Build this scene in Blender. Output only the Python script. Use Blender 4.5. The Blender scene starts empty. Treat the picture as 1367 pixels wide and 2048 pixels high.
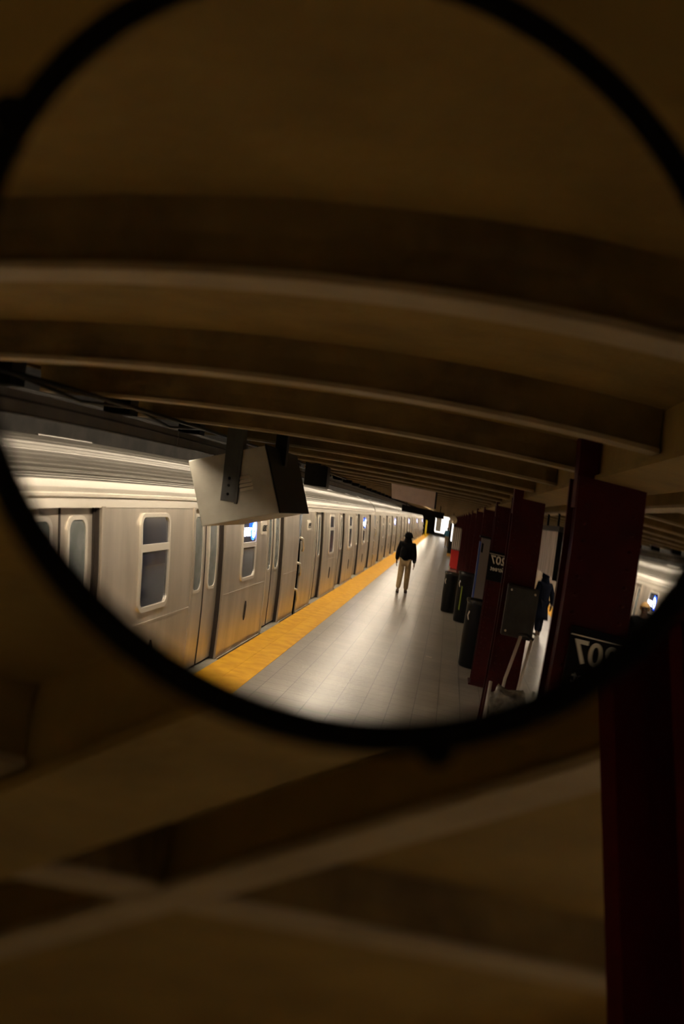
import bpy, bmesh, math, random
from mathutils import Vector, Matrix
random.seed(7)
PI = math.pi
scene = bpy.context.scene
col = scene.collection

# ------------------------------------------------------------------ camera
def cam_axes(yaw, pitch, roll):
    f = Vector((math.sin(yaw)*math.cos(pitch), math.cos(yaw)*math.cos(pitch), math.sin(pitch)))
    r = Vector((math.cos(yaw), -math.sin(yaw), 0)); u = r.cross(f)
    return r*math.cos(roll)+u*math.sin(roll), -r*math.sin(roll)+u*math.cos(roll), f
cr, cu, cf = cam_axes(0.66291, 0.41824, 0.02799)
cam = bpy.data.cameras.new('camera'); camo = bpy.data.objects.new('camera', cam); col.objects.link(camo)
M = Matrix((cr, cu, -cf)).transposed().to_4x4(); M.translation = Vector((0, 0, 1.65083)); camo.matrix_world = M
cam.sensor_fit = 'VERTICAL'; cam.sensor_height = 36; cam.sensor_width = 24
cam.lens = 4032.59*36/2048
cam.clip_start = .02; cam.clip_end = 400
cam.dof.use_dof = True; cam.dof.focus_distance = 2.60; cam.dof.aperture_fstop = cam.lens/1000/0.040
scene.camera = camo
scene.view_settings.view_transform = 'Standard'; scene.view_settings.look = 'None'
scene.view_settings.gamma = 1; scene.view_settings.use_curve_mapping = False
scene.view_settings.exposure = 1.4
w = bpy.data.worlds.new('world'); scene.world = w; w.use_nodes = True
w.node_tree.nodes['Background'].inputs[0].default_value = (0.9, .6, .3, 1)
w.node_tree.nodes['Background'].inputs[1].default_value = 0.0
TUBE = 36.0           # strength of the fluorescent tubes
LAMPCOL = (1.0, .86, .66, 1)

# ------------------------------------------------------------------ materials
def mat(name, c, rough=.6, metal=0, c2=None, scale=8, bump=0, bscale=60, emit=None, es=1, stretch=None, spec=.5, detail=6, lo=.35, hi=.65, coat=0):
    m = bpy.data.materials.new(name); m.use_nodes = True; nt = m.node_tree; b = nt.nodes['Principled BSDF']
    b.inputs['Base Color'].default_value = (*c, 1); b.inputs['Roughness'].default_value = rough
    b.inputs['Metallic'].default_value = metal; b.inputs['Specular IOR Level'].default_value = spec
    b.inputs['Coat Weight'].default_value = coat
    geo = None
    def coords():
        tc = nt.nodes.new('ShaderNodeTexCoord'); mp = nt.nodes.new('ShaderNodeMapping')
        mp.inputs['Scale'].default_value = stretch or (1, 1, 1); nt.links.new(tc.outputs['Object'], mp.inputs[0]); return mp.outputs[0]
    if c2:
        n = nt.nodes.new('ShaderNodeTexNoise'); n.inputs['Scale'].default_value = scale; n.inputs['Detail'].default_value = detail
        nt.links.new(coords(), n.inputs['Vector'])
        r = nt.nodes.new('ShaderNodeValToRGB'); r.color_ramp.elements[0].position = lo; r.color_ramp.elements[1].position = hi
        r.color_ramp.elements[0].color = (*c, 1); r.color_ramp.elements[1].color = (*c2, 1)
        nt.links.new(n.outputs['Fac'], r.inputs[0]); nt.links.new(r.outputs[0], b.inputs['Base Color'])
    if bump:
        n = nt.nodes.new('ShaderNodeTexNoise'); n.inputs['Scale'].default_value = bscale; n.inputs['Detail'].default_value = 5
        nt.links.new(coords(), n.inputs['Vector'])
        bp = nt.nodes.new('ShaderNodeBump'); bp.inputs['Strength'].default_value = bump; bp.inputs['Distance'].default_value = .01
        nt.links.new(n.outputs['Fac'], bp.inputs['Height']); nt.links.new(bp.outputs[0], b.inputs['Normal'])
    if emit:
        b.inputs['Emission Color'].default_value = (*emit, 1); b.inputs['Emission Strength'].default_value = es
    return m
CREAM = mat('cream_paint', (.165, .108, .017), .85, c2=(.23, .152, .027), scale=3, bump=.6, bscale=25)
CREAM_SHADE = mat('cream_plaster_shaded', (.085, .053, .009), .9, c2=(.155, .100, .018), scale=4, bump=1.0, bscale=18)  # darker cream, puts the shade on the beam sides into the colour
FLANGE_LIT = mat('flange_lit_cream', (.24, .18, .09), .6, c2=(.31, .24, .13), scale=5, bump=.3)  # lighter cream, the light on the flange undersides is painted in
RED = mat('maroon_paint', (.036, .0006, .0009), .5, spec=.2, c2=(.052, .0009, .0012), scale=6, bump=.25, bscale=30)
BLACK = mat('black_enamel', (.0018, .0018, .002), .45, spec=.18)
RUBBER = mat('black_rubber', (.002, .0018, .0015), .9, spec=.05)
DARK = mat('dark_soot', (.02, .017, .014), .9)
TROUGH = mat('galvanised_trough', (.09, .08, .075), .55, c2=(.13, .115, .10), scale=4)
GREY = mat('grey_steel', (.25, .23, .19), .5, c2=(.33, .305, .25), scale=5)
DGREY = mat('dark_grey_steel', (.022, .0215, .019), .6, c2=(.036, .035, .031), scale=9)
STEEL = mat('brushed_stainless', (.48, .43, .36), .34, .65, c2=(.68, .61, .52), scale=2.6, stretch=(1, 1, .22), bump=.12, bscale=3)
STEELB = mat('bright_stainless', (.78, .73, .64), .3, .5)
ROOF = mat('corrugated_stainless', (.15, .135, .115), .42, .5)
CANT = mat('cant_rail_steel', (.34, .31, .265), .4, .5)
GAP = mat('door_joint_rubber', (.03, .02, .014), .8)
GLASS = mat('dark_window_glass', (.012, .014, .024), .08, c2=(.03, .036, .06), scale=4, spec=.8)
GLASS2 = mat('scratched_door_glass', (.10, .115, .11), .25, c2=(.17, .185, .18), scale=6, spec=.7)
YEL = mat('yellow_tactile', (.66, .32, .008), .65, spec=.15, c2=(.80, .42, .014), scale=5, bump=.5, bscale=90)
YELP = mat('yellow_post_paint', (.8, .6, .02), .5)
ORANGE = mat('ochre_paint', (.5, .25, .04), .5)
REDBOX = mat('bright_red_panel', (.55, .012, .008), .4)
WHITE = mat('white_panel', (.62, .56, .47), .4)
PINK = mat('pinkish_grey_panel', (.72, .58, .47), .6, c2=(.8, .66, .54), scale=8)
LETTER = mat('white_lettering', (.75, .76, .66), .5)
BLUE = mat('blue_edge_panel', (.04, .09, .35), .4)
LEDBLUE = mat('led_blue', (0, .02, .3), .5, emit=(.02, .10, 1.0), es=3)
LEDCYAN = mat('led_cyan', (0, .1, .3), .5, emit=(.02, .45, 1.0), es=2)
LEDWHITE = mat('led_white', (.5, .5, .6), .5, emit=(.75, .80, 1.0), es=5)
TUBEM = mat('fluorescent_tube', (.9, .9, .9), .5, emit=LAMPCOL[:3], es=TUBE)
POSTER = mat('poster_paper', (.75, .72, .66), .5, c2=(.7, .35, .25), scale=1.6, lo=.55, hi=.62)
MIRROR = mat('mirror_coating', (.93, .92, .90), 0.0, 1.0)
LIGHTBOX = mat('backlit_panel', (.8, .8, .8), .5, emit=(1, .93, .85), es=1.3)
JACKET = mat('black_jacket', (.0018, .0018, .0022), .9, spec=.15)
NAVY = mat('navy_coat', (.002, .003, .010), .9, spec=.15)
KHAKI = mat('khaki_trousers', (.34, .235, .12), .85, c2=(.27, .18, .09), scale=8)
SHOE = mat('black_shoe', (.008, .007, .007), .6)
SKIN = mat('skin', (.09, .05, .033), .6)
HAIRB = mat('blonde_hair', (.55, .33, .12), .7)
HAIRD = mat('dark_hair', (.02, .014, .01), .7)
TEAL = mat('teal_blue_jacket', (.02, .12, .22), .8)
PLASTIC = mat('clear_plastic_wrap', (.32, .31, .28), .18, c2=(.12, .11, .10), scale=12, bump=1, bscale=16)
CARTM = mat('cart_aluminium', (.55, .52, .48), .4, .3)

def floor_material():
    m = bpy.data.materials.new('platform_tiles'); m.use_nodes = True; nt = m.node_tree; b = nt.nodes['Principled BSDF']
    tc = nt.nodes.new('ShaderNodeTexCoord'); mp = nt.nodes.new('ShaderNodeMapping'); nt.links.new(tc.outputs['Object'], mp.inputs[0])
    mp.inputs['Rotation'].default_value = (0, 0, PI/2)
    br = nt.nodes.new('ShaderNodeTexBrick'); br.offset = 0; br.squash = 1
    br.inputs['Color1'].default_value = (.27, .235, .19, 1); br.inputs['Color2'].default_value = (.21, .18, .145, 1); br.inputs['Mortar'].default_value = (.06, .05, .04, 1)
    br.inputs['Scale'].default_value = 1; br.inputs['Mortar Size'].default_value = .006; br.inputs['Brick Width'].default_value = .305; br.inputs['Row Height'].default_value = .305
    nt.links.new(mp.outputs[0], br.inputs['Vector'])
    n = nt.nodes.new('ShaderNodeTexNoise'); n.inputs['Scale'].default_value = .9; n.inputs['Detail'].default_value = 7
    nt.links.new(tc.outputs['Object'], n.inputs['Vector'])
    mx = nt.nodes.new('ShaderNodeMix'); mx.data_type = 'RGBA'; mx.blend_type = 'MULTIPLY'; mx.inputs[0].default_value = .75
    rp = nt.nodes.new('ShaderNodeValToRGB'); rp.color_ramp.elements[0].position = .35; rp.color_ramp.elements[0].color = (.62, .6, .57, 1); rp.color_ramp.elements[1].position = .68
    nt.links.new(n.outputs['Fac'], rp.inputs[0]); nt.links.new(br.outputs['Color'], mx.inputs[6]); nt.links.new(rp.outputs[0], mx.inputs[7])
    nt.links.new(mx.outputs[2], b.inputs['Base Color'])
    b.inputs['Roughness'].default_value = .28; b.inputs['Specular IOR Level'].default_value = .9
    n2 = nt.nodes.new('ShaderNodeTexNoise'); n2.inputs['Scale'].default_value = 14; n2.inputs['Detail'].default_value = 6
    nt.links.new(tc.outputs['Object'], n2.inputs['Vector'])
    bp = nt.nodes.new('ShaderNodeBump'); bp.inputs['Strength'].default_value = .35; bp.inputs['Distance'].default_value = .01
    nt.links.new(n2.outputs['Fac'], bp.inputs['Height']); nt.links.new(bp.outputs[0], b.inputs['Normal'])
    return m
FLOORM = floor_material()

# ------------------------------------------------------------------ helpers
def tag(o, label=None, cat=None, group=None, kind=None):
    if label: o['label'] = label
    if cat: o['category'] = cat
    if group: o['group'] = group
    if kind: o['kind'] = kind
    return o
def thing(name, label, cat, loc=(0, 0, 0), rotz=0, group=None):
    o = bpy.data.objects.new(name, None); col.objects.link(o); o.empty_display_size = .2
    o.location = loc; o.rotation_euler = (0, 0, rotz); return tag(o, label, cat, group)
def box(bm, x0, x1, y0, y1, z0, z1):
    v = [bm.verts.new((x, y, z)) for x in (x0, x1) for y in (y0, y1) for z in (z0, z1)]
    for f in ((0, 1, 3, 2), (4, 6, 7, 5), (0, 4, 5, 1), (2, 3, 7, 6), (0, 2, 6, 4), (1, 5, 7, 3)): bm.faces.new([v[i] for i in f])
    return v
def prism(bm, pts, a0, a1, axis='y'):
    """extrude a closed 2d outline along an axis ('y': pts are x,z; 'x': pts are y,z; 'z': pts are x,y)"""
    def P(p, a): return {'y': (p[0], a, p[1]), 'x': (a, p[0], p[1]), 'z': (p[0], p[1], a)}[axis]
    A = [bm.verts.new(P(p, a0)) for p in pts]; B = [bm.verts.new(P(p, a1)) for p in pts]; n = len(pts)
    for i in range(n): bm.faces.new((A[i], A[(i+1) % n], B[(i+1) % n], B[i]))
    bm.faces.new(A[::-1]); bm.faces.new(B)
def tube(bm, pts, r, n=10, caps=True):
    pts = [Vector(p) for p in pts]; rings = []
    rr = r if isinstance(r, (list, tuple)) else [r]*len(pts)
    up = None
    for i, p in enumerate(pts):
        t = (pts[min(i+1, len(pts)-1)]-pts[max(i-1, 0)]).normalized()
        if up is None: up = Vector((0, 0, 1)) if abs(t.z) < .9 else Vector((1, 0, 0))
        s = t.cross(up).normalized(); u = s.cross(t).normalized(); up = u
        rings.append([bm.verts.new(p+(s*math.cos(2*PI*k/n)+u*math.sin(2*PI*k/n))*rr[i]) for k in range(n)])
    for a, b in zip(rings, rings[1:]):
        for k in range(n): bm.faces.new((a[k], a[(k+1) % n], b[(k+1) % n], b[k]))
    if caps: bm.faces.new(rings[0][::-1]); bm.faces.new(rings[-1])
def lathe(bm, prof, n=48, M=None):
    M = M or Matrix.Identity(4); rings = []
    for r, z in prof:
        if r < 1e-6: rings.append([bm.verts.new(M @ Vector((0, 0, z)))])
        else: rings.append([bm.verts.new(M @ Vector((r*math.cos(2*PI*k/n), r*math.sin(2*PI*k/n), z))) for k in range(n)])
    for a, b in zip(rings, rings[1:]):
        for k in range(n):
            k2 = (k+1) % n
            if len(a) == 1 and len(b) == 1: continue
            if len(a) == 1: bm.faces.new((a[0], b[k2], b[k]))
            elif len(b) == 1: bm.faces.new((a[k], a[k2], b[0]))
            else: bm.faces.new((a[k], a[k2], b[k2], b[k]))
def rrect(y0, y1, z0, z1, r, n=5):
    pts = []
    for cy, cz, a0 in ((y1-r, z1-r, 0), (y0+r, z1-r, PI/2), (y0+r, z0+r, PI), (y1-r, z0+r, 3*PI/2)):
        for i in range(n+1):
            a = a0+PI/2*i/n; pts.append((cy+r*math.cos(a), cz+r*math.sin(a)))
        if a0 in (PI/2, 3*PI/2):      # points down / up the long sides
            for i in range(1, 9):
                u = i/9; z = (z1-r)+((z0+r)-(z1-r))*u if a0 == PI/2 else (z0+r)+((z1-r)-(z0+r))*u
                pts.append((y0 if a0 == PI/2 else y1, z))
    return pts
def obj(name, bm, m, parent=None, smooth=False, bevel=0, label=None):
    bmesh.ops.recalc_face_normals(bm, faces=bm.faces)
    me = bpy.data.meshes.new(name); bm.to_mesh(me); bm.free()
    me.materials.append(m)
    if smooth:
        for p in me.polygons: p.use_smooth = True
    o = bpy.data.objects.new(name, me); col.objects.link(o)
    if parent: o.parent = parent
    if bevel:
        b = o.modifiers.new('bevel', 'BEVEL'); b.width = bevel; b.segments = 2; b.limit_method = 'ANGLE'
    if label: o['label'] = label
    return o
def boxo(name, b, m, parent=None, bevel=0, label=None):
    bm = bmesh.new(); box(bm, *b); return obj(name, bm, m, parent, bevel=bevel, label=label)
def struct(name, bm, m): o = obj(name, bm, m); o['kind'] = 'structure'; return o
def copy_tree(o, parent=None):
    c = o.copy(); col.objects.link(c)
    if parent: c.parent = parent
    for ch in list(o.children): copy_tree(ch, c)
    return c
def text_mesh(name, s, size, m, parent, Mx, ext=.002):
    cu_ = bpy.data.curves.new(name, 'FONT'); cu_.body = s; cu_.size = size; cu_.extrude = ext; cu_.align_x = 'CENTER'; cu_.offset = size*.018
    t = bpy.data.objects.new(name, cu_); col.objects.link(t)
    bpy.context.view_layer.update()
    me = bpy.data.meshes.new_from_object(t.evaluated_get(bpy.context.evaluated_depsgraph_get()))
    bpy.data.objects.remove(t); bpy.data.curves.remove(cu_)
    me.transform(Mx); me.materials.clear(); me.materials.append(m)
    o = bpy.data.objects.new(name, me); col.objects.link(o)
    if parent: o.parent = parent
    return o
def facing(loc, d):
    """matrix putting a text (xy plane, facing +z) upright at loc, readable by someone who looks at it against direction d"""
    z = Vector(d).normalized(); y = Vector((0, 0, 1)); y = (y-z*y.dot(z)).normalized(); x = y.cross(z)
    Mx = Matrix((x, y, z)).transposed().to_4x4(); Mx.translation = Vector(loc); return Mx

# ------------------------------------------------------------------ setting
Y0, Y1 = 12.0, -112.0
XE, XE2 = -1.71, 5.55            # platform edges
bm = bmesh.new(); box(bm, XE+.61, XE2-.61, Y1, Y0, -.25, 0); struct('floor', bm, FLOORM)
for i, (a, b) in enumerate(((XE, XE+.61), (XE2-.61, XE2))):
    bm = bmesh.new(); ny = 40
    box(bm, a, b, Y1, Y0, -.25, 0.001)
    # raised tactile plates, two across, with the joints between them left open
    y = Y0
    while y > -70:
        for (p, q) in ((a+.01, a+.303), (a+.306, b-.004)): box(bm, p, q, y-.607, y, 0, .004)
        y -= .61
    struct('trim_%d' % (i+1), bm, YEL)
bm = bmesh.new(); box(bm, XE+.05, XE2-.05, Y1, Y0, -1.2, -.25); struct('trim_3', bm, DARK)
bm = bmesh.new(); box(bm, -5.4, 9.3, Y1-12, Y0, -1.3, -1.2); struct('trim_4', bm, DARK)     # track bed
bm = bmesh.new(); box(bm, -5.4, -5.2, Y1-12, Y0, -1.2, 3.5); struct('wall_left', bm, mat('tunnel_wall', (.05, .045, .04), .9, c2=(.08, .07, .06), scale=2))
bm = bmesh.new(); box(bm, 9.1, 9.3, Y1-12, Y0, -1.2, 3.5); struct('wall_right', bm, bpy.data.materials['tunnel_wall'])
bm = bmesh.new(); box(bm, -5.4, 9.3, Y0, Y0+.2, -1.2, 3.5); struct('wall_front', bm, CREAM_SHADE)
bm = bmesh.new(); box(bm, -5.4, 9.3, Y1-12.2, Y1-12, -1.2, 3.5); struct('wall_back', bm, DARK)
bm = bmesh.new(); box(bm, -1.50, 5.34, Y1-12, Y0, 2.86, 3.12); struct('ceiling', bm, CREAM)
bm = bmesh.new(); box(bm, -5.4, -1.50, Y1-12, Y0, 3.3, 3.5); struct('trim_5', bm, bpy.data.materials['tunnel_wall'])
bm = bmesh.new(); box(bm, 5.34, 9.3, Y1-12, Y0, 3.3, 3.5); struct('trim_6', bm, bpy.data.materials['tunnel_wall'])
for i, (a, b) in enumerate(((-1.54, -1.50), (5.34, 5.38))):
    bm = bmesh.new(); box(bm, a, b, Y1-12, Y0, 2.84, 3.3); struct('trim_%d' % (i+7), bm, CREAM_SHADE)
# longitudinal column girders, with a narrow stringer beyond
def girder(name, x0, x1, z0, label, fm):
    t = thing(name, label, 'beam')
    bm = bmesh.new(); box(bm, x0+.03, x1-.03, Y1, Y0, z0+.02, 2.86); obj('girder_body', bm, CREAM, t)
    bm = bmesh.new(); box(bm, x0, x1, Y1, Y0, z0, z0+.02); obj('bottom_flange', bm, fm, t)
    return t
girder('ceiling_girder', 1.72, 2.06, 2.66, 'heavy cream ceiling girder resting along the tops of the maroon columns', CREAM)
girder('ceiling_stringer', 2.46, 2.59, 2.70, 'narrow pale stringer beam running beside the column girder', FLANGE_LIT)
def beam_mesh(x0, x1, wdt=.13, zf=2.70, rough=True):
    rnd = random.Random(int(x0*10)+3)
    bm = bmesh.new(); n = 44; prev = None
    for i in range(n+1):
        x = x0+(x1-x0)*i/n
        j = lambda s: rnd.uniform(-s, s)
        ring = [bm.verts.new((x, -wdt/2+.012+j(.004), zf+.018)), bm.verts.new((x, wdt/2-.012+j(.004), zf+.018)),
                bm.verts.new((x, wdt/2-.010+j(.006), zf+.09)), bm.verts.new((x, wdt/2+.012+j(.006), zf+.17)),
                bm.verts.new((x, -wdt/2-.012+j(.006), zf+.17)), bm.verts.new((x, -wdt/2+.010+j(.006), zf+.09))]
        if prev:
            for k in range(6): bm.faces.new((prev[k], prev[(k+1) % 6], ring[(k+1) % 6], ring[k]))
        else: bm.faces.new(ring[::-1])
        prev = ring
    bm.faces.new(prev)
    fl = bmesh.new(); box(fl, x0, x1, -wdt/2, wdt/2, zf, zf+.018)
    return bm, fl
def make_beam(x0, x1):
    t = thing('ceiling_beam', 'x', 'beam', group='crosswise beams over the platform')
    a, b = beam_mesh(x0, x1); obj('encasement', a, CREAM_SHADE, t); obj('flange', b, FLANGE_LIT, t, label='lighter bottom flange')
    return t
YA = .157
proto = make_beam(-1.46, 1.74)
names = {0: 'cream ceiling beam nearest the convex mirror, reflected as its broadest curved band',
         1: 'second cream ceiling beam reflected below the broadest band in the mirror',
         2: 'third cream ceiling beam from the mirror, its end just over the near lighting trough',
         3: 'fourth cream ceiling beam from the mirror, in front of the tilted grey monitor box',
         -1: 'cream ceiling beam just behind the convex mirror, between mirror and column'}
ks = [k for k in range(-7, 74)]
first = True
for k in ks:
    o = proto if first else copy_tree(proto); first = False
    o.location = (0, YA-1.524*k, 0)
    o['label'] = names.get(k, 'cream crosswise ceiling beam behind the mirror, unreflected' if k < -1 else 'narrow cream crosswise ceiling beam receding over the long platform')
    if k in names: pass
protoR = make_beam(2.58, 5.3); first = True
for k in range(-2, 74):
    o = protoR if first else copy_tree(protoR); first = False
    o.location = (0, 3.83-1.524*(k+2), 0)
    o['group'] = 'crosswise beams right of the column girder'
    o['label'] = 'cream crosswise ceiling beam on the far side of the column girder'
# one cross beam stub between the girder and the stringer
t = thing('beam_stub', 'short pale cross beam joining the column girder to the narrow stringer behind the mirror', 'beam', (0, 3.83, 0))
a, b = beam_mesh(2.03, 2.47); obj('encasement', a, CREAM_SHADE, t); obj('flange', b, FLANGE_LIT, t)

# ------------------------------------------------------------------ convex mirror
C = Vector((1.72553, 3.23234, 2.80482)); R = 2.32265; ax = Vector((-.35827, -.92065, -.15508)).normalized()
mt = thing('convex_mirror', 'large round convex safety mirror with a black rim hung under the beams', 'mirror', tuple(C+ax*R*math.cos(.14106)))
q = ax.to_track_quat('Z', 'Y'); ML = q.to_matrix().to_4x4()     # local z = mirror axis
r0 = .3200; a0 = math.asin(r0/R); h0 = R*math.cos(.14106)
bm = bmesh.new(); n = 72
lathe(bm, [(R*math.sin(a0*i/n), R*math.cos(a0*i/n)-h0) for i in range(n+1)], 360, ML)
bmesh.ops.recalc_face_normals(bm, faces=bm.faces)
mo = obj('mirror_face', bm, MIRROR, mt, smooth=True, label='silvered convex face reflecting the platform')
bm = bmesh.new()
lathe(bm, [(r0-.004, .000), (r0-.003, .006), (r0+.004, .011), (r0+.014, .011), (r0+.020, .006), (r0+.022, -.006), (r0+.018, -.022), (r0-.002, -.024), (r0-.004, 0)], 160, ML)
obj('rim', bm, RUBBER, mt, smooth=True)
bm = bmesh.new(); lathe(bm, [(r0-.006, -.014), (.25, -.05), (.12, -.075), (0, -.08)], 96, ML); obj('back_shell', bm, BLACK, mt, smooth=True)
def ml(v): return ML @ Vector(v)
up = (Vector((0, 0, 1))-ax*ax.z).normalized()
loc0 = C+ax*h0
bm = bmesh.new()
tube(bm, [(-ax*.06), (-ax*.16), (-ax*.20+Vector((0, 0, .05))), Vector((-(ax*.22).x, -(ax*.22).y, 2.86-loc0.z))], .014, 12); obj('mounting_arm', bm, BLACK, mt, smooth=True)
side = up.cross(ax)
def rimpt(px, py, rr):
    # point on the rim in direction of a picture angle
    d = (cr*px+cu*py); d = (d-ax*d.dot(ax)).normalized(); return d*rr
bm = bmesh.new(); c0 = rimpt(.07, -1, r0+.018)
lathe(bm, [(0, .010), (.013, .006), (.016, -.004), (.012, -.012), (0, -.014)], 20, Matrix.Translation(c0) @ ML); obj('rim_clamp', bm, RUBBER, mt, smooth=True)
bm = bmesh.new(); c0 = rimpt(-1, .52, r0+.020)
lathe(bm, [(0, .010), (.013, .006), (.016, -.004), (.012, -.012), (0, -.014)], 20, Matrix.Translation(c0) @ ML); obj('rim_clamp', bm, RUBBER, mt, smooth=True)

# ------------------------------------------------------------------ columns
CX0, CX1, CD = 1.62, 1.95, .36
def rivet(bm, p, d, r=.011):
    d = Vector(d); p = Vector(p); Q = Matrix.Translation(p) @ d.to_track_quat('Z', 'Y').to_matrix().to_4x4()
    lathe(bm, [(r, 0), (r*.75, r*.55), (0, r*.75)], 8, Q)
def make_column():
    t = thing('steel_column', 'x', 'column', group='maroon riveted columns')
    for s, y0 in ((1, -.025), (-1, -CD)):
        bm = bmesh.new(); box(bm, CX0, CX1, y0, y0+.025, 0, 2.66)
        for i in range(16 if s > 0 else 10):
            z = .12+i*.075
            for x in (CX0+.05, CX0+.11, CX1-.11, CX1-.05):
                if s > 0 and (i % 2 == 0 or x in (CX0+.05, CX1-.05)): rivet(bm, (x, 0, z), (0, 1, 0))
        for i in range(14):
            z = 1.35+i*.09
            for x in (CX0+.05, CX1-.05):
                if s > 0: rivet(bm, (x, 0, z), (0, 1, 0))
        obj('flange', bm, RED, t)
    bm = bmesh.new(); box(bm, (CX0+CX1)/2-.012, (CX0+CX1)/2+.012, -CD+.02, -.02, 0, 2.66); obj('web', bm, RED, t)
    for x, sx in ((CX0+.03, 1), (CX1-.03, -1)):
        bm = bmesh.new()
        box(bm, x-.006, x+.006, -.115, -.095, 0, 2.66); box(bm, x-.006, x+.006, -.115, -.02, 0.02, .4)
        box(bm, x-.006, x+.006, -CD+.02, -CD+.09, 0, .4); box(bm, x-.006, x+.006, -CD+.095, -CD+.115, 0, 2.66)
        obj('angle_iron', bm, RED, t)
    bm = bmesh.new(); box(bm, CX0-.03, CX1+.03, -CD-.03, .03, 0, .03); obj('base_plate', bm, RED, t)
    bm = bmesh.new(); box(bm, CX0+.005, CX0+.095, -.16, -.02, 2.55, 2.858); box(bm, CX0-.004, CX0+.005, -.16, -.02, 2.5, 2.858); obj('gusset', bm, RED, t)
    return t
cp = make_column()
cn = {0: 'maroon riveted column seen directly at the right edge, beside the convex mirror',
      1: 'nearest maroon column reflected in the mirror, carrying the large cut-off 207 sign',
      2: 'maroon column with a grey electrical cabinet on its face, behind the silver cart',
      3: 'maroon column with the small complete 207 Street sign and studded foot',
      4: 'maroon column standing behind the slim pale kiosk',
      5: 'maroon column standing behind the pair of black litter bins'}
first = True
for k in range(-1, 26):
    if k == -1: continue
    o = cp if first else copy_tree(cp); first = False
    o.location = ({0: .043, 1: -.245, 2: .01}.get(k, .08), 1.62-4.2*k, 0); o.scale.x = 1.16 if k == 1 else 1
    o['label'] = cn.get(k, 'distant maroon column far down the platform row')
# signs
def station_sign(y, cx, w_, z0, z1, size, label, pad=0):
    t = thing('station_sign', label, 'sign', (cx, y+.004, (z0+z1)/2), group='station name signs on columns')
    h = (z1-z0)/2
    boxo('sign_plate', (-w_/2, w_/2, 0, .012, -h, h), BLACK, t, bevel=.002)
    boxo('white_rule', (-w_/2+.004, w_/2-.004, .012, .014, h-.045, h-.038), LETTER, t)
    text_mesh('number_lettering', '207', size, LETTER, t, facing((0, .014, h-.06-size*.70), (0, 1, 0)))
    text_mesh('word_lettering', 'Street', size*.54, LETTER, t, facing((0, .014, h-.06-size*.70-size*.62), (0, 1, 0)))
station_sign(-2.58, 1.855, .31, 1.53, 1.92, .165, 'black 207 Street sign on the nearest reflected column, cut by the mirror rim')
station_sign(-10.98, 1.83, .31, 1.56, 1.99, .165, 'black 207 Street sign fully visible on the studded maroon column')
# electrical cabinet
t = thing('electrical_cabinet', 'dark grey electrical cabinet with corner bolts fixed to a maroon column', 'cabinet', (1.84, -6.78, 1.57))
boxo('cabinet_body', (-.165, .165, .004, .12, -.25, .25), DGREY, t, bevel=.01)
boxo('cabinet_door', (-.15, .15, .12, .132, -.235, .235), DGREY, t, bevel=.004)
for sx in (-1, 1):
    for sz in (-1, 1):
        bm = bmesh.new(); rivet(bm, (sx*.125, .132, sz*.2), (0, 1, 0), .012); obj('bolt', bm, STEELB, t)

# ------------------------------------------------------------------ lighting troughs
def make_trough():
    t = thing('lighting_trough', 'x', 'light', group='platform edge lighting troughs')
    # opening faces down and towards the train (-x); opaque back towards the platform
    bm = bmesh.new(); L = 6.08
    prism(bm, [(0, 0), (0, .12), (-.20, .135), (-.20, .075), (-.19, .075), (-.185, .115), (-.02, .10), (-.02, .0)], 0, -L, 'y'); obj('housing', bm, TROUGH, t)
    bm = bmesh.new(); box(bm, 0, .008, -L, 0, .066, .078); box(bm, -.03, .012, -L, 0, -.006, .002); obj('lip', bm, DARK, t)
    for i in range(4):
        bm = bmesh.new(); box(bm, -.06, .12, -.16-i*1.524, -.30-i*1.524, .12, .345); obj('hanger', bm, BLACK, t)
    for i in range(2):
        bm = bmesh.new(); tube(bm, [(-.075, -.1-i*3.04, .034), (-.075, -2.94-i*3.04, .034)], .019, 10); obj('fluorescent_tube', bm, TUBEM, t, smooth=True)
    return t
tp = make_trough(); first = True
for k in range(18):
    o = tp if first else copy_tree(tp); first = False
    o.location = (-1.2, 7.5-6.096*k, 2.515)
    o['label'] = ('grey lighting trough over the left platform edge beside the near train' if k == 1 else
                  'grey lighting trough section passing behind the tilted monitor box' if k == 2 else
                  'grey lighting trough section far along the left platform edge')
for k in range(18):
    o = copy_tree(tp); o.rotation_euler = (0, 0, PI)
    o.location = (5.04, 7.5-6.096*(k+1), 2.515)
    o['group'] = 'lighting troughs along the right platform edge'
    o['label'] = 'grey lighting trough over the right platform edge beyond the columns'
def make_added_fixture():  # unseen fixtures, added to brighten the far platform
    t = thing('added_ceiling_light', 'added unseen fluorescent fixture between the far beams over the platform', 'light', group='added unseen fixtures over the far platform')
    bm = bmesh.new(); prism(bm, [(-.12, .03), (-.12, .0), (-.09, 0), (-.06, .10), (.06, .10), (.09, 0), (.12, 0), (.12, .03), (.07, .13), (-.07, .13)], -.6, .6, 'y'); obj('added_fixture_housing', bm, GREY, t)
    bm = bmesh.new(); tube(bm, [(0, -.56, .06), (0, .56, .06)], .019, 10); obj('fluorescent_tube', bm, TUBEM, t, smooth=True)
    return t
fx = make_added_fixture()
for k in range(20):
    o = fx if k == 0 else copy_tree(fx)
    o.location = (-.1, YA-1.524*(12.5+3*k), 2.73)
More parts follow.
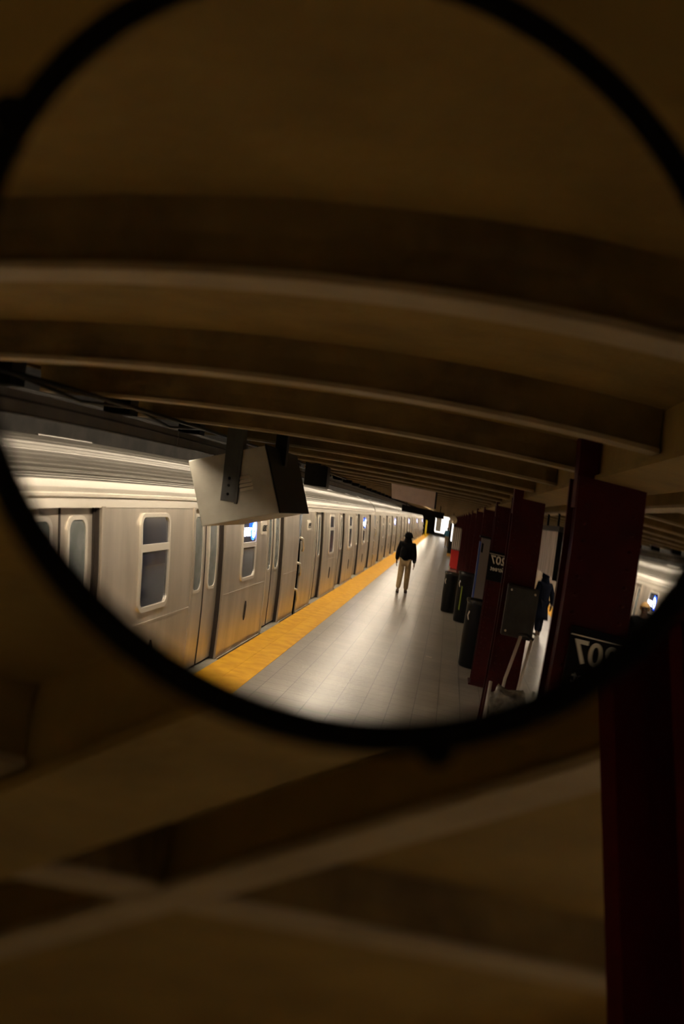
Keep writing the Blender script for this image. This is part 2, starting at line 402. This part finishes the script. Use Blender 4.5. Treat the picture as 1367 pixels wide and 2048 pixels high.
# cables slung over the near trough
for j, (p, lab) in enumerate((([(-1.05, -1.8, 2.68), (-1.04, -2.5, 2.63), (-1.05, -3.3, 2.68), (-1.04, -4.0, 2.62), (-1.05, -4.8, 2.68)], 'thin black cable drooping above the grey trough near the beam ends'),
                              ([(-1.02, -1.5, 2.682), (-1.02, -3.0, 2.675), (-1.015, -6.0, 2.68), (-1.02, -9.0, 2.675), (-1.02, -14.0, 2.68)], 'thick black cable lying along the top of the lighting trough'))):
    bm = bmesh.new(); tube(bm, p, .010+.004*j, 8); tag(obj('power_cable', bm, BLACK, smooth=True), lab, 'cable')

# ------------------------------------------------------------------ subway cars
CL, PITCH = 16.45, 16.75
def px(z):   # side profile, local x for height z
    P = [(-1.0, -.03), (-.12, 0), (.5, -.005), (.9, -.02), (1.4, -.05), (1.92, -.10), (2.03, -.115), (3, -.2)]
    for (a, xa), (b, xb) in zip(P, P[1:]):
        if z <= b: return xa+(xb-xa)*(z-a)/(b-a)
    return -.2
def side_strip(bm, y0, y1, z0, z1, off=0, th=.02, n=12):
    pts = []
    zs = [z0+(z1-z0)*i/n for i in range(n+1)]
    out = [(px(z)+off, z) for z in zs]; inn = [(px(z)+off-th, z) for z in reversed(zs)]
    prism(bm, out+inn, y0, y1, 'y')
def plate(bm, outline, off, th):
    """rounded outline (y,z) laid on the sloping side, split into level rows so it follows the curve"""
    zs = sorted({round(z, 5) for _, z in outline}); rows = []
    def span(z):
        ys = []
        for (y0, z0), (y1, z1) in zip(outline, outline[1:]+outline[:1]):
            if min(z0, z1)-1e-4 <= z <= max(z0, z1)+1e-4:
                ys += [y0, y1] if abs(z1-z0) < 1e-6 else [y0+(y1-y0)*(z-z0)/(z1-z0)]
        return min(ys), max(ys)
    for z in zs:
        a, b = span(z); rows.append((bm.verts.new((px(z)+off, a, z)), bm.verts.new((px(z)+off, b, z)), bm.verts.new((px(z)+off-th, b, z)), bm.verts.new((px(z)+off-th, a, z))))
    for r, q_ in zip(rows, rows[1:]):
        for k in range(4): bm.faces.new((r[k], r[(k+1) % 4], q_[(k+1) % 4], q_[k]))
    bm.faces.new(rows[0][::-1]); bm.faces.new(rows[-1])
def ring_plate(bm, o, i, off, th):
    n = len(o)
    A = [bm.verts.new((px(z)+off, y, z)) for y, z in o]; B = [bm.verts.new((px(z)+off, y, z)) for y, z in i]
    C_ = [bm.verts.new((px(z)+off-th, y, z)) for y, z in i]; D = [bm.verts.new((px(z)+off-th, y, z)) for y, z in o]
    for k in range(n):
        j = (k+1) % n
        bm.faces.new((A[k], A[j], B[j], B[k])); bm.faces.new((B[k], B[j], C_[j], C_[k])); bm.faces.new((D[k], D[j], A[j], A[k]))
DO = [2.30, 6.30, 10.30, 14.30]      # door centres from the +y end
def make_car():
    t = thing('subway_car', 'x', 'subway car')
    # core box (dark, closes the openings)
    bm = bmesh.new(); prism(bm, [(-.25, -.9), (-.25, 1.9), (-.28, 2.05), (-.7, 2.38), (-1.4, 2.46), (-2.1, 2.38), (-2.6, 2.05), (-2.7, -.9)], -.02, -CL+.02, 'y'); obj('car_body', bm, DARK, t)
    # side panels
    edges = [0]+[e for d in DO for e in (-(d-.66), -(d+.66))]+[-CL]
    for a, b in zip(edges[0::2], edges[1::2]):
        revs = []
        bm = bmesh.new(); side_strip(bm, a, b, -.12, 1.94)
        side_strip(bm, a-.005, b+.005, .80, .822, .005, .01, 2)
        side_strip(bm, a, b, -.10, -.02, .012, .02, 2)
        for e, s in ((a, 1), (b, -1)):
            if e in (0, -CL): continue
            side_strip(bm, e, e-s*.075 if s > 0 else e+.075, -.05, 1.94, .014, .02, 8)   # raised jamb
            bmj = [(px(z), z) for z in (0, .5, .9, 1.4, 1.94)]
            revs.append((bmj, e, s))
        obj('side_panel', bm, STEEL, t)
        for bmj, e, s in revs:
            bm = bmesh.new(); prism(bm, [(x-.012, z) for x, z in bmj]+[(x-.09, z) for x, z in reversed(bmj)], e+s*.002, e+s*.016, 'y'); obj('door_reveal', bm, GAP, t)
    bm = bmesh.new(); side_strip(bm, 0, -CL, 1.93, 2.03, .006); prism(bm, [(-.10, 2.015), (-.085, 2.02), (-.085, 2.045), (-.13, 2.055)], 0, -CL, 'y'); obj('gutter_rail', bm, STEELB, t)
    # roof with ribs running lengthwise
    bm = bmesh.new(); pr = [(-.135, 2.10)]
    n = 10; m_ = 10
    for i in range(n*m_+1):
        u = i/(n*m_); a = u*PI/2
        x = -.14-.10*u-.40*u*u; z = 2.155+.325*(1.25*u-.25*u*u)
        d = .018*math.sin(2*PI*i/m_)
        pr.append((x+d*math.cos(a), z+d*math.sin(a)))
    pr += [(-1.1, 2.50), (-1.6, 2.50), (-2.1, 2.44), (-2.5, 2.2), (-2.62, 2.0), (-2.55, 1.98), (-.2, 1.98)]
    prism(bm, pr, 0, -CL, 'y'); obj('roof', bm, ROOF, t)
    bm = bmesh.new(); prism(bm, [(-.112, 2.035), (-.118, 2.09), (-.130, 2.145), (-.17, 2.15), (-.17, 2.035)], 0, -CL, 'y'); obj('cant_rail', bm, CANT, t, label='smooth bright band above the gutter')
    bm = bmesh.new()
    for y in (-2.5, -6.8, -11.0, -14.4): box(bm, -1.0, -.66, y, y-1.1, 2.45, 2.495)
    obj('roof_vent', bm, ROOF, t)
    # doors
    for d in DO:
        for s in (-1, 1):
            y0, y1 = (-d+.008, -d+.63) if s > 0 else (-d-.63, -d-.008)
            bm = bmesh.new(); side_strip(bm, y0, y1, .02, 1.94, -.062, .03, 10)
            obj('door_leaf', bm, STEEL, t); leaf = t.children[-1]
            cy = (y0+y1)/2; o_ = rrect(cy-.19, cy+.19, .93, 1.86, .11); i_ = rrect(cy-.155, cy+.155, .965, 1.825, .09)
            bm = bmesh.new(); ring_plate(bm, o_, i_, -.048, .02); f = obj('door_window_frame', bm, STEELB, leaf)
            bm = bmesh.new(); plate(bm, rrect(cy-.156, cy+.156, .964, 1.826, .09), -.057, .004); obj('door_window', bm, GLASS2, leaf)
        bm = bmesh.new(); side_strip(bm, -d-.012, -d+.012, .02, 1.94, -.054, .03, 6); obj('door_seal', bm, GAP, t)
        for s in (-1, 1):
            bm = bmesh.new(); side_strip(bm, -d+s*.64-.018, -d+s*.64+.018, .02, 1.94, -.047, .03, 6); obj('door_seal', bm, GAP, t)
        bm = bmesh.new(); box(bm, -.12, .055, -d-.7, -d+.7, -.05, -.01); obj('threshold', bm, GREY, t, bevel=.004)
    # windows midway between the doors
    for j, cw in enumerate([(DO[i]+DO[i+1])/2 for i in range(3)]):
        y0, y1 = -cw-.43, -cw+.43
        wt = None
        bm = bmesh.new(); ring_plate(bm, rrect(y0, y1, .93, 1.88, .11), rrect(y0+.042, y1-.042, .975, 1.842, .08), .022, .03)
        zb_ = 1.40 if j == 2 else 1.51; side_strip(bm, y0+.03, y1-.03, zb_, zb_+.07, .020, .02, 2)
        wt = obj('window_frame', bm, STEELB, t)
        bm = bmesh.new(); plate(bm, rrect(y0+.045, y1-.045, .98, 1.84, .08), .004, .004); obj('window_pane', bm, GLASS, wt)
        bm = bmesh.new(); cy = -cw-.05; prism(bm, [(cy, .62), (cy-.05, .55), (cy-.045, .38), (cy, .34), (cy+.03, .40), (cy+.03, .56)], px(.4)+.012, px(.5)-.01, 'x'); obj('recess_plate', bm, GAP, t)
        if j == 2:   # illuminated route sign behind the upper pane
            s = bmesh.new(); c = (y0+.20, 1.645); X = px(1.62)+.016
            lathe(s, [(0, 0), (.155, 0), (.155, .004), (0, .004)], 28, Matrix.Translation((X, c[0], c[1])) @ Matrix.Rotation(PI/2, 4, 'Y'))
            sg = obj('route_sign', s, LEDBLUE, t, label='glowing blue round route bullet')
            s = bmesh.new(); lathe(s, [(0, 0), (.118, 0), (.118, .002), (0, .002)], 24, Matrix.Translation((X+.005, c[0], c[1])) @ Matrix.Rotation(PI/2, 4, 'Y'))
            obj('bullet_glow', s, LEDWHITE, sg)
            text_mesh('route_letter', 'A', .19, LEDBLUE, sg, facing((X+.008, c[0], c[1]-.068), (1, 0, 0)))
            text_mesh('destination_text', '207 St', .17, LEDWHITE, sg, facing((X+.004, c[0]+.40, c[1]-.085), (1, 0, 0)))
    # number plates near both ends
    for yc, s in ((-.80, '3050'), (-CL+3.2, '3050')):
        bm = bmesh.new(); plate(bm, rrect(yc-.19, yc+.19, 1.56, 1.76, .03), .016, .016); np_ = obj('number_plate', bm, WHITE, t, label='pale car number plate')
        text_mesh('plate_number', s, .14, DGREY, np_, facing((px(1.6)+.02, yc, 1.61), (1, 0, -.03)))
    # end gate springs bridging the gap to the next car
    for z in (1.34, .86, .36):
        bm = bmesh.new(); tube(bm, [(-.02, -CL+.02, z+.10), (.02, -CL-.05, z+.08), (.03, -CL-.10, z), (.03, -CL-.16, z-.10), (.0, -CL-.25, z-.16)], .024, 8); obj('gap_spring', bm, STEELB, t, smooth=True)
        bm = bmesh.new(); tube(bm, [(0, -CL-.27, z+.05), (-.02, -CL-.05, z+.05)], .012, 6); obj('spring_rod', bm, BLACK, t, smooth=True)
    bm = bmesh.new(); box(bm, -.5, -.06, -CL-.14, -CL-.02, -.6, 1.9); obj('end_bellows', bm, mat('bellows_blue_grey', (.24, .27, .32), .6), t)
    bm = bmesh.new(); box(bm, -2.4, -.25, -3.6, -1.6, -1.15, -.7); box(bm, -2.4, -.25, -CL+1.6, -CL+3.6, -1.15, -.7); obj('truck', bm, DARK, t)
    return t
car = make_car()
cl = ['nearest silver subway car, its corrugated roof and first window at the left rim',
      'second silver subway car along the left platform, past the first gap springs',
      'third silver subway car on the left track, beyond the walking person',
      'fourth silver subway car on the left track, near the far end',
      'fifth silver subway car, the farthest one still catching light on the left']
first = True
for k in range(6):
    o = car if first else copy_tree(car); first = False
    o.location = (-1.775, 2.05-PITCH*k, 0); o['group'] = 'silver subway cars on the left track'
    o['label'] = cl[k] if k < 5 else 'last silver subway car of the left train, at the tunnel mouth'
for k in range(5):
    o = copy_tree(car); o.rotation_euler = (0, 0, PI); o.location = (5.62, -11.25-PITCH*k, 0); o['group'] = 'silver subway cars on the right track'
    o['label'] = ['right-track silver subway car nearest the mirror, ending at its right rim',
                  'right-track silver subway car with the blue and cyan route sign by the blonde head',
                  'right-track silver subway car seen behind the person in the long navy coat'][k] if k < 3 else 'far silver subway car on the right track, mostly hidden behind the columns'

# ------------------------------------------------------------------ monitor box over the edge
t = thing('monitor_box', 'large grey hooded monitor box hanging tilted above the train side', 'monitor housing', (0, 0, 0))
bl, br_, tl = Vector((-1.0, -5, 1.90)), Vector((-.38, -5, 2.11)), Vector((-1.21, -5, 2.42))
ux = (br_-bl).normalized(); uz = Vector((0, -1, 0)).cross(ux)*-1; uz = ux.cross(Vector((0, 1, 0)))
if uz.z < 0: uz = -uz
MB_ = Matrix((ux, Vector((0, 1, 0)), uz)).transposed().to_4x4(); MB_.translation = bl
def tbox(name, b, m, par, bevel=0, label=None):
    bm = bmesh.new(); box(bm, *b); bm.transform(MB_); return obj(name, bm, m, par, bevel=bevel, label=label)
tbox('housing', (-.02, .64, -1.38, 0, 0, .55), GREY, t, .006)
tbox('side_cover', (.642, .655, -1.40, .012, -.005, .56), BLACK, t, .003, 'black side cover')
bm = bmesh.new()
for i in range(4): prism(bm, [(0, .225+i*.032), (.020, .220+i*.032), (0, .245+i*.032)], .36, .47, 'x')
bm.transform(MB_); obj('vent_louvre', bm, STEELB, t)
bm = bmesh.new(); box(bm, -.885, -.765, .012-5, .024-5, 2.13, 2.84); box(bm, -.768, -.745, -5.09, -4.976, 2.12, 2.84)
obj('hanging_bracket', bm, DGREY, t, bevel=.004)
bm = bmesh.new()
for z in (2.19, 2.26, 2.32): rivet(bm, (-.83, -4.976, z), (0, 1, 0), .013)
obj('bracket_bolt', bm, BLACK, t)
boxo('rear_hanger', (-.59, -.49, -5.6, -5.5, 2.5, 2.84), BLACK, t)
t = thing('speaker_box', 'small black box hanging from the beams beyond the tilted monitor box', 'speaker', (-.77, -9.0, 2.4))
bm = bmesh.new(); prism(bm, [(-.15, 0), (.14, .01), (.14, .27), (.09, .285), (.04, .27), (-.02, .29), (-.08, .28), (-.15, .295)], -.25, 0, 'y'); obj('speaker_body', bm, BLACK, t)
boxo('speaker_bracket', (-.03, .03, -.15, -.09, .27, .44), BLACK, t)
# hanging panels
t = thing('overhead_panel', 'pinkish grey blank panel hanging across the platform under the beams', 'sign', (.38, -12.6, 2.43))
bm = bmesh.new(); prism(bm, [(-.40, .04), (.34, 0), (.34, .28), (-.43, .28)], -.06, 0, 'y'); obj('panel', bm, PINK, t)
boxo('panel_edge', (.34, .37, -.07, .01, 0, .28), DARK, t)
t = thing('direction_sign', 'long black overhead sign hanging beyond the pinkish panel near the train', 'sign', (.1, -27.5, 2.28))
boxo('sign_board', (-.75, .75, -.08, 0, 0, .22), BLACK, t)
for x in (-.6, .6): boxo('hanging_rod', (x-.015, x+.015, -.05, -.02, .22, .45), BLACK, t)
t = thing('framed_panel', 'pale reflective panel in a black frame hung beyond the nearest reflected column', 'sign', (2.5, -10.8, 2.17))
boxo('panel', (-.02, .03, -1.55, 1.52, -.30, .29), mat('satin_panel', (.85, .76, .67), .45, 0, c2=(.55, .48, .38), scale=5, stretch=(1, 1.5, .3)), t)
boxo('top_rail', (-.03, .04, -1.6, 1.6, .29, .36), DGREY, t)
boxo('end_frame', (-.03, .04, 1.52, 1.56, -.33, .36), BLACK, t); boxo('end_frame', (-.04, .05, -1.6, -1.55, -.33, .36), BLACK, t)
for y in (-1.2, 0, 1.2): boxo('hanging_rod', (-.01, .02, y-.015, y+.015, .36, .53), BLACK, t)

# ------------------------------------------------------------------ things along the columns
def bin_(x, y, r, h, label, strip=None):
    t = thing('litter_bin', label, 'litter bin', (x, y, 0), group='black litter bins')
    bm = bmesh.new(); lathe(bm, [(0, 0), (r*.86, 0), (r*.92, .04), (r, h*.45), (r*.97, h-.12), (r*.97, h-.02), (r*.80, h-.02), (r*.75, h-.3), (0, h-.32)], 32); obj('bin_body', bm, BLACK, t, smooth=True)
    bm = bmesh.new(); lathe(bm, [(r*.98, h-.07), (r*1.04, h-.05), (r*1.04, h-.01), (r*.9, h), (r*.78, h-.02)], 32); obj('bin_rim', bm, mat('bin_rim', (.02, .02, .02), .25), t, smooth=True)
    bm = bmesh.new(); tube(bm, [(-r*.75, .78*r, h*.70), (-r*.75-.02, .86*r, h*.76), (-r*.75, .78*r, h*.82)], .012, 6); obj('bin_handle', bm, STEELB, t)
    if strip: boxo('label_strip', (-r*.55, -r*.42, r*.80, r*.92, h*.25, h*.72), strip, t)
bin_(1.74, -12.55, .24, 1.12, 'tall black litter bin immediately behind the studded foot of the sign column')
bin_(1.66, -18.75, .23, 1.18, 'black litter bin with a yellow-green strip, right one of the distant pair', mat('lime_strip', (.25, .35, .03), .5))
bin_(1.30, -20.3, .20, 1.02, 'black litter bin without a strip, left one of the distant pair')
t = thing('slim_kiosk', 'slim pale grey upright kiosk with a blue edge standing before a maroon column', 'kiosk', (1.78, -14.95, 0))
boxo('kiosk_body', (-.07, .11, -.16, 0, 0, 2.10), mat('kiosk_grey', (.19, .165, .15), .5), t, bevel=.006); boxo('blue_edge', (-.11, -.07, -.14, -.01, 0, 2.02), BLUE, t, label='blue side strip'); boxo('slot', (-.06, -.02, 0, .006, 1.82, 2.0), BLACK, t); boxo('kiosk_cap', (-.11, .12, -.17, .01, 2.10, 2.14), BLACK, t)
t = thing('vending_cabinet', 'bright red cabinet with a ribbed silver upper half far down the column row', 'cabinet', (1.70, -40.1, 0))
boxo('red_base', (-.33, .33, -.25, 0, .04, .94), REDBOX, t, bevel=.02, label='bright red lower half')
boxo('foot', (-.36, -.28, -.2, .02, 0, .14), WHITE, t)
bm = bmesh.new()
for i in range(7): box(bm, -.33+i*.095, -.27+i*.095, -.03, 0, .98, 2.02)
obj('steel_rib', bm, STEELB, t); boxo('upper_body', (-.33, .33, -.25, -.03, .94, 2.06), DGREY, t)
boxo('plinth', (-.31, .31, -.24, -.02, 0, .04), BLACK, t)
t = thing('black_kiosk', 'tall black kiosk with a white edge line and ochre foot, left of the red cabinet', 'kiosk', (1.42, -54.5, 0))
boxo('kiosk_body', (-.18, .2, -.3, 0, .18, 2.25), BLACK, t); boxo('kiosk_foot', (-.18, .2, -.3, 0, 0, .18), ORANGE, t); boxo('edge_light', (-.05, .03, 0, .015, 1.0, 2.2), LIGHTBOX, t, label='white lit edge line')
t = thing('small_mirror', 'small bright oval mirror hanging over the far columns', 'mirror', (1.30, -42.0, 2.36))
bm = bmesh.new(); lathe(bm, [(0, .05), (.1, .035), (.2, 0), (.2, -.02), (0, -.02)], 28, Matrix.Rotation(-PI/2, 4, 'X')); obj('oval_face', bm, STEELB, t, smooth=True); boxo('mirror_arm', (-.015, .015, -.05, -.02, .15, .5), BLACK, t)
t = thing('yellow_post', 'thin yellow post at the far end of the yellow edge strip', 'post', (-1.35, -96, 0))
boxo('post', (-.09, .09, -.09, .09, 0, 1.7), YELP, t); boxo('post_cap', (-.1, .1, -.1, .1, 1.7, 1.76), YELP, t)
t = thing('billboard', 'bright poster wall closing the far end of the platform', 'billboard', (.9, -108, 0))
boxo('poster_panel', (-1.4, 1.6, -.1, 0, .5, 2.6), LIGHTBOX, t); boxo('poster', (-1.3, -.6, 0, .02, .6, 2.3), POSTER, t); boxo('poster', (.3, 1.5, 0, .02, .7, 2.4), POSTER, t); boxo('poster_foot', (-1.4, 1.6, -.12, 0, 0, .5), DGREY, t)
# cart
t = thing('hand_cart', 'silver hand cart with a plastic-wrapped load parked before the second column', 'cart', (1.82, -6.2, 0))
for x in (-.07, .08):
    bm = bmesh.new(); tube(bm, [(x-.05, .03, .10), (x, .06, 1.0), (x+.06-x*.25, .07, 1.42)], .016, 10); obj('cart_rail', bm, CARTM, t, smooth=True)
bm = bmesh.new(); tube(bm, [(-.02, .07, 1.42), (.06, .08, 1.43), (.135, .07, 1.40)], .017, 10); obj('cart_handle', bm, DGREY, t, smooth=True)
boxo('cart_plate', (-.24, .22, .0, .42, .08, .11), CARTM, t)
for x in (-.2, .18):
    bm = bmesh.new(); lathe(bm, [(0, -.02), (.07, -.02), (.08, 0), (.07, .02), (0, .02)], 20, Matrix.Translation((x, .05, .08)) @ Matrix.Rotation(PI/2, 4, 'Y')); obj('wheel', bm, BLACK, t, smooth=True)
for x in (-.22, .2):
    bm = bmesh.new(); tube(bm, [(x, .40, .1), (x-.01, .40, 1.0)], .016, 8); obj('cart_post', bm, CARTM, t, smooth=True)
bm = bmesh.new(); rnd = random.Random(3)
v = bmesh.ops.create_grid(bm, x_segments=1, y_segments=1, size=.1); bm.free()
bm = bmesh.new(); bmesh.ops.create_icosphere(bm, subdivisions=4, radius=1)
for vv in bm.verts:
    p = vv.co; s = [abs(c)**.5*(1 if c > 0 else -1) for c in p]
    k = 1+.06*math.sin(p.x*9+p.z*5)+.05*math.sin(p.y*11-p.z*7)+rnd.uniform(-.015, .015)
    vv.co = Vector((s[0]*.19*k, s[1]*.12*k+.24, .54+s[2]*.40*k))
tag(obj('wrapped_bundle', bm, PLASTIC, smooth=True), 'shiny clear-plastic-wrapped bundle loaded on the silver hand cart', 'bundle').location = (1.80, -6.2, 0)
# a scrap of paper on the tiles
bm = bmesh.new(); box(bm, -.05, .05, -.03, .03, 0, .006); tag(obj('paper_scrap', bm, WHITE), 'tiny white paper scrap lying on the floor tiles', 'litter').location = (1.0, -12.6, .001)

# ------------------------------------------------------------------ people
def skinned(name, verts, edges, radii, m, parent, root=0, sub=2):
    me = bpy.data.meshes.new(name); me.from_pydata([tuple(v) for v in verts], edges, [])
    o = bpy.data.objects.new(name, me); col.objects.link(o)
    sk = o.modifiers.new('skin', 'SKIN'); sk.use_smooth_shade = True
    for i, r in enumerate(radii):
        d = me.skin_vertices[0].data[i]; d.radius = r if isinstance(r, tuple) else (r, r); d.use_root = (i == root)
    s = o.modifiers.new('sub', 'SUBSURF'); s.levels = sub; s.render_levels = sub
    bpy.context.view_layer.update()
    me2 = bpy.data.meshes.new_from_object(o.evaluated_get(bpy.context.evaluated_depsgraph_get()))
    bpy.data.objects.remove(o); me2.materials.clear(); me2.materials.append(m)
    for p in me2.polygons: p.use_smooth = True
    o = bpy.data.objects.new(name, me2); col.objects.link(o); o.parent = parent
    return o
def person(label, loc, rotz, H=1.75, stride=.16, jacket=JACKET, trousers=KHAKI, hair=HAIRD, hood=True, coat=False, cap=True, bag=False, look=0):
    """local frame: faces +y, feet on z=0; every limb is part of one body surface, clothing sits over it"""
    k = H/1.75; t = thing('person', label, 'person', loc, rotz)
    J = {}
    J['pel'] = (0, 0, .93); J['belly'] = (0, .005, 1.06); J['chest'] = (0, -.005, 1.28); J['neck0'] = (0, -.01, 1.43); J['neck1'] = (0, .01, 1.51); J['head'] = (0, .03, 1.60); J['top'] = (0, .025, 1.70)
    for s, n, fw in ((-1, 'L', 1), (1, 'R', -1)):
        st = stride*fw
        J['hip'+n] = (s*.09, 0, .90); J['kn'+n] = (s*.095, st*.45+.03, .50); J['an'+n] = (s*.10, st, .095+(0 if fw > 0 else .035)); J['heel'+n] = (s*.10, st-.03, .045); J['toe'+n] = (s*.115, st+.17, .04)
        J['sh'+n] = (s*.175, -.01, 1.40); J['el'+n] = (s*.245, -.05-.06*fw, 1.13); J['wr'+n] = (s*.275, .02-.12*fw, .90); J['hd'+n] = (s*.275, .035-.12*fw, .835)
    E_ = [('pel', 'belly'), ('belly', 'chest'), ('chest', 'neck0'), ('neck0', 'neck1'), ('neck1', 'head'), ('head', 'top')]
    for n in 'LR': E_ += [('pel', 'hip'+n), ('hip'+n, 'kn'+n), ('kn'+n, 'an'+n), ('an'+n, 'heel'+n), ('heel'+n, 'toe'+n), ('neck0', 'sh'+n), ('sh'+n, 'el'+n), ('el'+n, 'wr'+n), ('wr'+n, 'hd'+n)]
    Rr = dict(pel=(.14, .10), belly=(.13, .095), chest=(.15, .11), neck0=(.08, .065), neck1=.055, head=(.075, .09), top=(.065, .075))
    for n in 'LR': Rr.update({'hip'+n: .085, 'kn'+n: .055, 'an'+n: .037, 'heel'+n: .035, 'toe'+n: .03, 'sh'+n: .055, 'el'+n: .04, 'wr'+n: .025, 'hd'+n: (.034, .018)})
    # fingers, rooted in the palm
    for s, n in ((-1, 'L'), (1, 'R')):
        hx, hy, hz = J['hd'+n]
        for f, (dy, ln, r) in enumerate(((.030, .070, .0085), (.010, .078, .009), (-.010, .073, .0085), (-.028, .058, .0075))):
            J[f'f{f}a{n}'] = (hx, hy+dy, hz-.035); J[f'f{f}b{n}'] = (hx-s*.006, hy+dy*1.1+.004, hz-.035-ln*.5); J[f'f{f}c{n}'] = (hx-s*.022, hy+dy*1.05+.010, hz-.035-ln)
            E_ += [('hd'+n, f'f{f}a{n}'), (f'f{f}a{n}', f'f{f}b{n}'), (f'f{f}b{n}', f'f{f}c{n}')]
            for q_ in 'abc': Rr[f'f{f}{q_}{n}'] = r
        J['ta'+n] = (hx-s*.012, hy+.038, hz+.010); J['tb'+n] = (hx-s*.022, hy+.052, hz-.030)
        E_ += [('hd'+n, 'ta'+n), ('ta'+n, 'tb'+n)]; Rr['ta'+n] = .011; Rr['tb'+n] = .009
    def build(name, keys, m, grow=0, over=None):
        ids = [x for x in J if x in keys]; ix = {x: i for i, x in enumerate(ids)}
        vs = [Vector((over or {}).get(x, J[x]))*k for x in ids]; es = [(ix[a], ix[b]) for a, b in E_ if a in ix and b in ix]
        rs = []
        for x in ids:
            r = Rr[x]; r = r if isinstance(r, tuple) else (r, r); g = grow.get(x, .012) if isinstance(grow, dict) else grow
            rs.append(((r[0]+g)*k, (r[1]+g)*k))
        return skinned(name, vs, es, rs, m, t)
    body = build('body', set(J), SKIN)
    # face: nose, ears, brow on the +y side
    bm = bmesh.new(); lathe(bm, [(0, .022), (.012, .006), (.014, -.006), (0, -.012)], 10, Matrix.Translation((0, .118*k, 1.595*k)) @ Matrix.Rotation(-PI/2, 4, 'X')); obj('nose', bm, SKIN, t, smooth=True)
    for s in (-1, 1):
        bm = bmesh.new(); lathe(bm, [(0, .012), (.02, .006), (.026, 0), (0, -.006)], 12, Matrix.Translation((s*.078*k, .02*k, 1.605*k)) @ Matrix.Rotation(s*PI/2, 4, 'Y')); obj('ear', bm, SKIN, t, smooth=True)
        bm = bmesh.new(); lathe(bm, [(0, .006), (.009, .003), (.012, 0), (0, -.004)], 10, Matrix.Translation((s*.031*k, .112*k, 1.625*k)) @ Matrix.Rotation(-PI/2, 4, 'X')); obj('eye', bm, HAIRD, t, smooth=True)
    bm = bmesh.new(); box(bm, -.022*k, .022*k, .108*k, .120*k, 1.555*k, 1.562*k); obj('mouth', bm, mat('lip', (.3, .1, .08), .6), t)
    # trousers (pelvis and legs), jacket (torso and sleeves)
    build('trousers', {'pel', 'hipL', 'hipR', 'knL', 'knR', 'anL', 'anR'}, trousers, {'pel': .02, 'hipL': .024, 'hipR': .024, 'knL': .034, 'knR': .034, 'anL': .036, 'anR': .036})
    up_ = {'belly', 'chest', 'neck0', 'shL', 'shR', 'elL', 'elR', 'wrL', 'wrR', 'pel'}
    g = {'chest': .062, 'belly': .080, 'neck0': .045, 'pel': .062, 'shL': .045, 'shR': .045, 'elL': .042, 'elR': .042, 'wrL': .030, 'wrR': .030}
    jo = build('coat' if coat else 'jacket', up_, jacket, g, {'pel': (0, 0, .86 if coat else .82)})
    if coat:
        bm = bmesh.new(); lathe(bm, [(.165*k, 1.05*k), (.185*k, .85*k), (.23*k, .60*k), (.25*k, .47*k), (.235*k, .47*k), (.16*k, .9*k)], 28, Matrix.Scale(.8, 4, (0, 1, 0)))
        obj('coat_skirt', bm, jacket, t, smooth=True)
    for n in 'LR':
        a = Vector(J['an'+n])*k; h = Vector(J['heel'+n])*k; to = Vector(J['toe'+n])*k
        skinned('shoe', [a-Vector((0, 0, .02)), Vector((h.x, h.y, .05*k)), Vector((to.x, to.y, .042*k))], [(0, 1), (1, 2)], [.042*k, .044*k, (.044*k, .034*k)], SHOE, t, root=1)
    # hair / hood / cap
    hc = Vector((0, .015, 1.625))*k
    bm = bmesh.new(); bmesh.ops.create_uvsphere(bm, u_segments=24, v_segments=16, radius=1)
    for v in list(bm.verts):
        p = v.co.copy(); lim = -.35 if p.y < .25 else .25
        if not hood and p.z < lim: v.co.z = lim
        if p.y > .35 and v.co.z < .25: v.co.y = .30
        v.co = Vector((v.co.x*.105, v.co.y*.118, v.co.z*.118))*k*(1.06 if hood else .98)+hc
    obj('hood' if hood else 'hair', bm, jacket if hood else hair, t, smooth=True)
    if hood:
        bm = bmesh.new(); lathe(bm, [(.11*k, 1.40*k), (.13*k, 1.46*k), (.115*k, 1.53*k), (.09*k, 1.58*k)], 24); obj('hood_collar', bm, jacket, t, smooth=True)
    if cap:
        bm = bmesh.new(); lathe(bm, [(.0, .125*k), (.07*k, .115*k), (.112*k, .06*k), (.124*k, .0), (.165*k, -.018*k), (.163*k, -.026*k), (.118*k, -.012*k)], 28, Matrix.Translation(hc+Vector((0, 0, .005)))); obj('cap', bm, jacket, t, smooth=True)
    if bag:
        bm = bmesh.new(); bmesh.ops.create_icosphere(bm, subdivisions=3, radius=1)
        for v in bm.verts: v.co = Vector((v.co.x*.12, v.co.y*.06, v.co.z*.16))+Vector((.05, -.20, 1.16))*k
        obj('shoulder_bag', bm, JACKET, t, smooth=True)
    return t
person('person walking away in a black hooded jacket, brimmed hat and khaki trousers', (-.08, -22.6, 0), PI+.06, 1.74, bag=True)
person('person in a long dark navy hooded coat standing beyond the columns on the right', (3.72, -19.6, 0), PI-.5, 1.60, .08, jacket=NAVY, trousers=NAVY, coat=True, hood=True, cap=False)
person('blonde person in dark clothes beside the right train at the mirror rim', (4.85, -13.1, 0), .3, 1.74, .05, jacket=JACKET, trousers=SHOE, hair=HAIRB, hood=False, cap=False)
person('tiny distant person in a teal blue jacket beside the far black kiosk', (1.16, -70, 0), PI, 1.72, .1, jacket=TEAL, trousers=KHAKI, hood=False, cap=False)
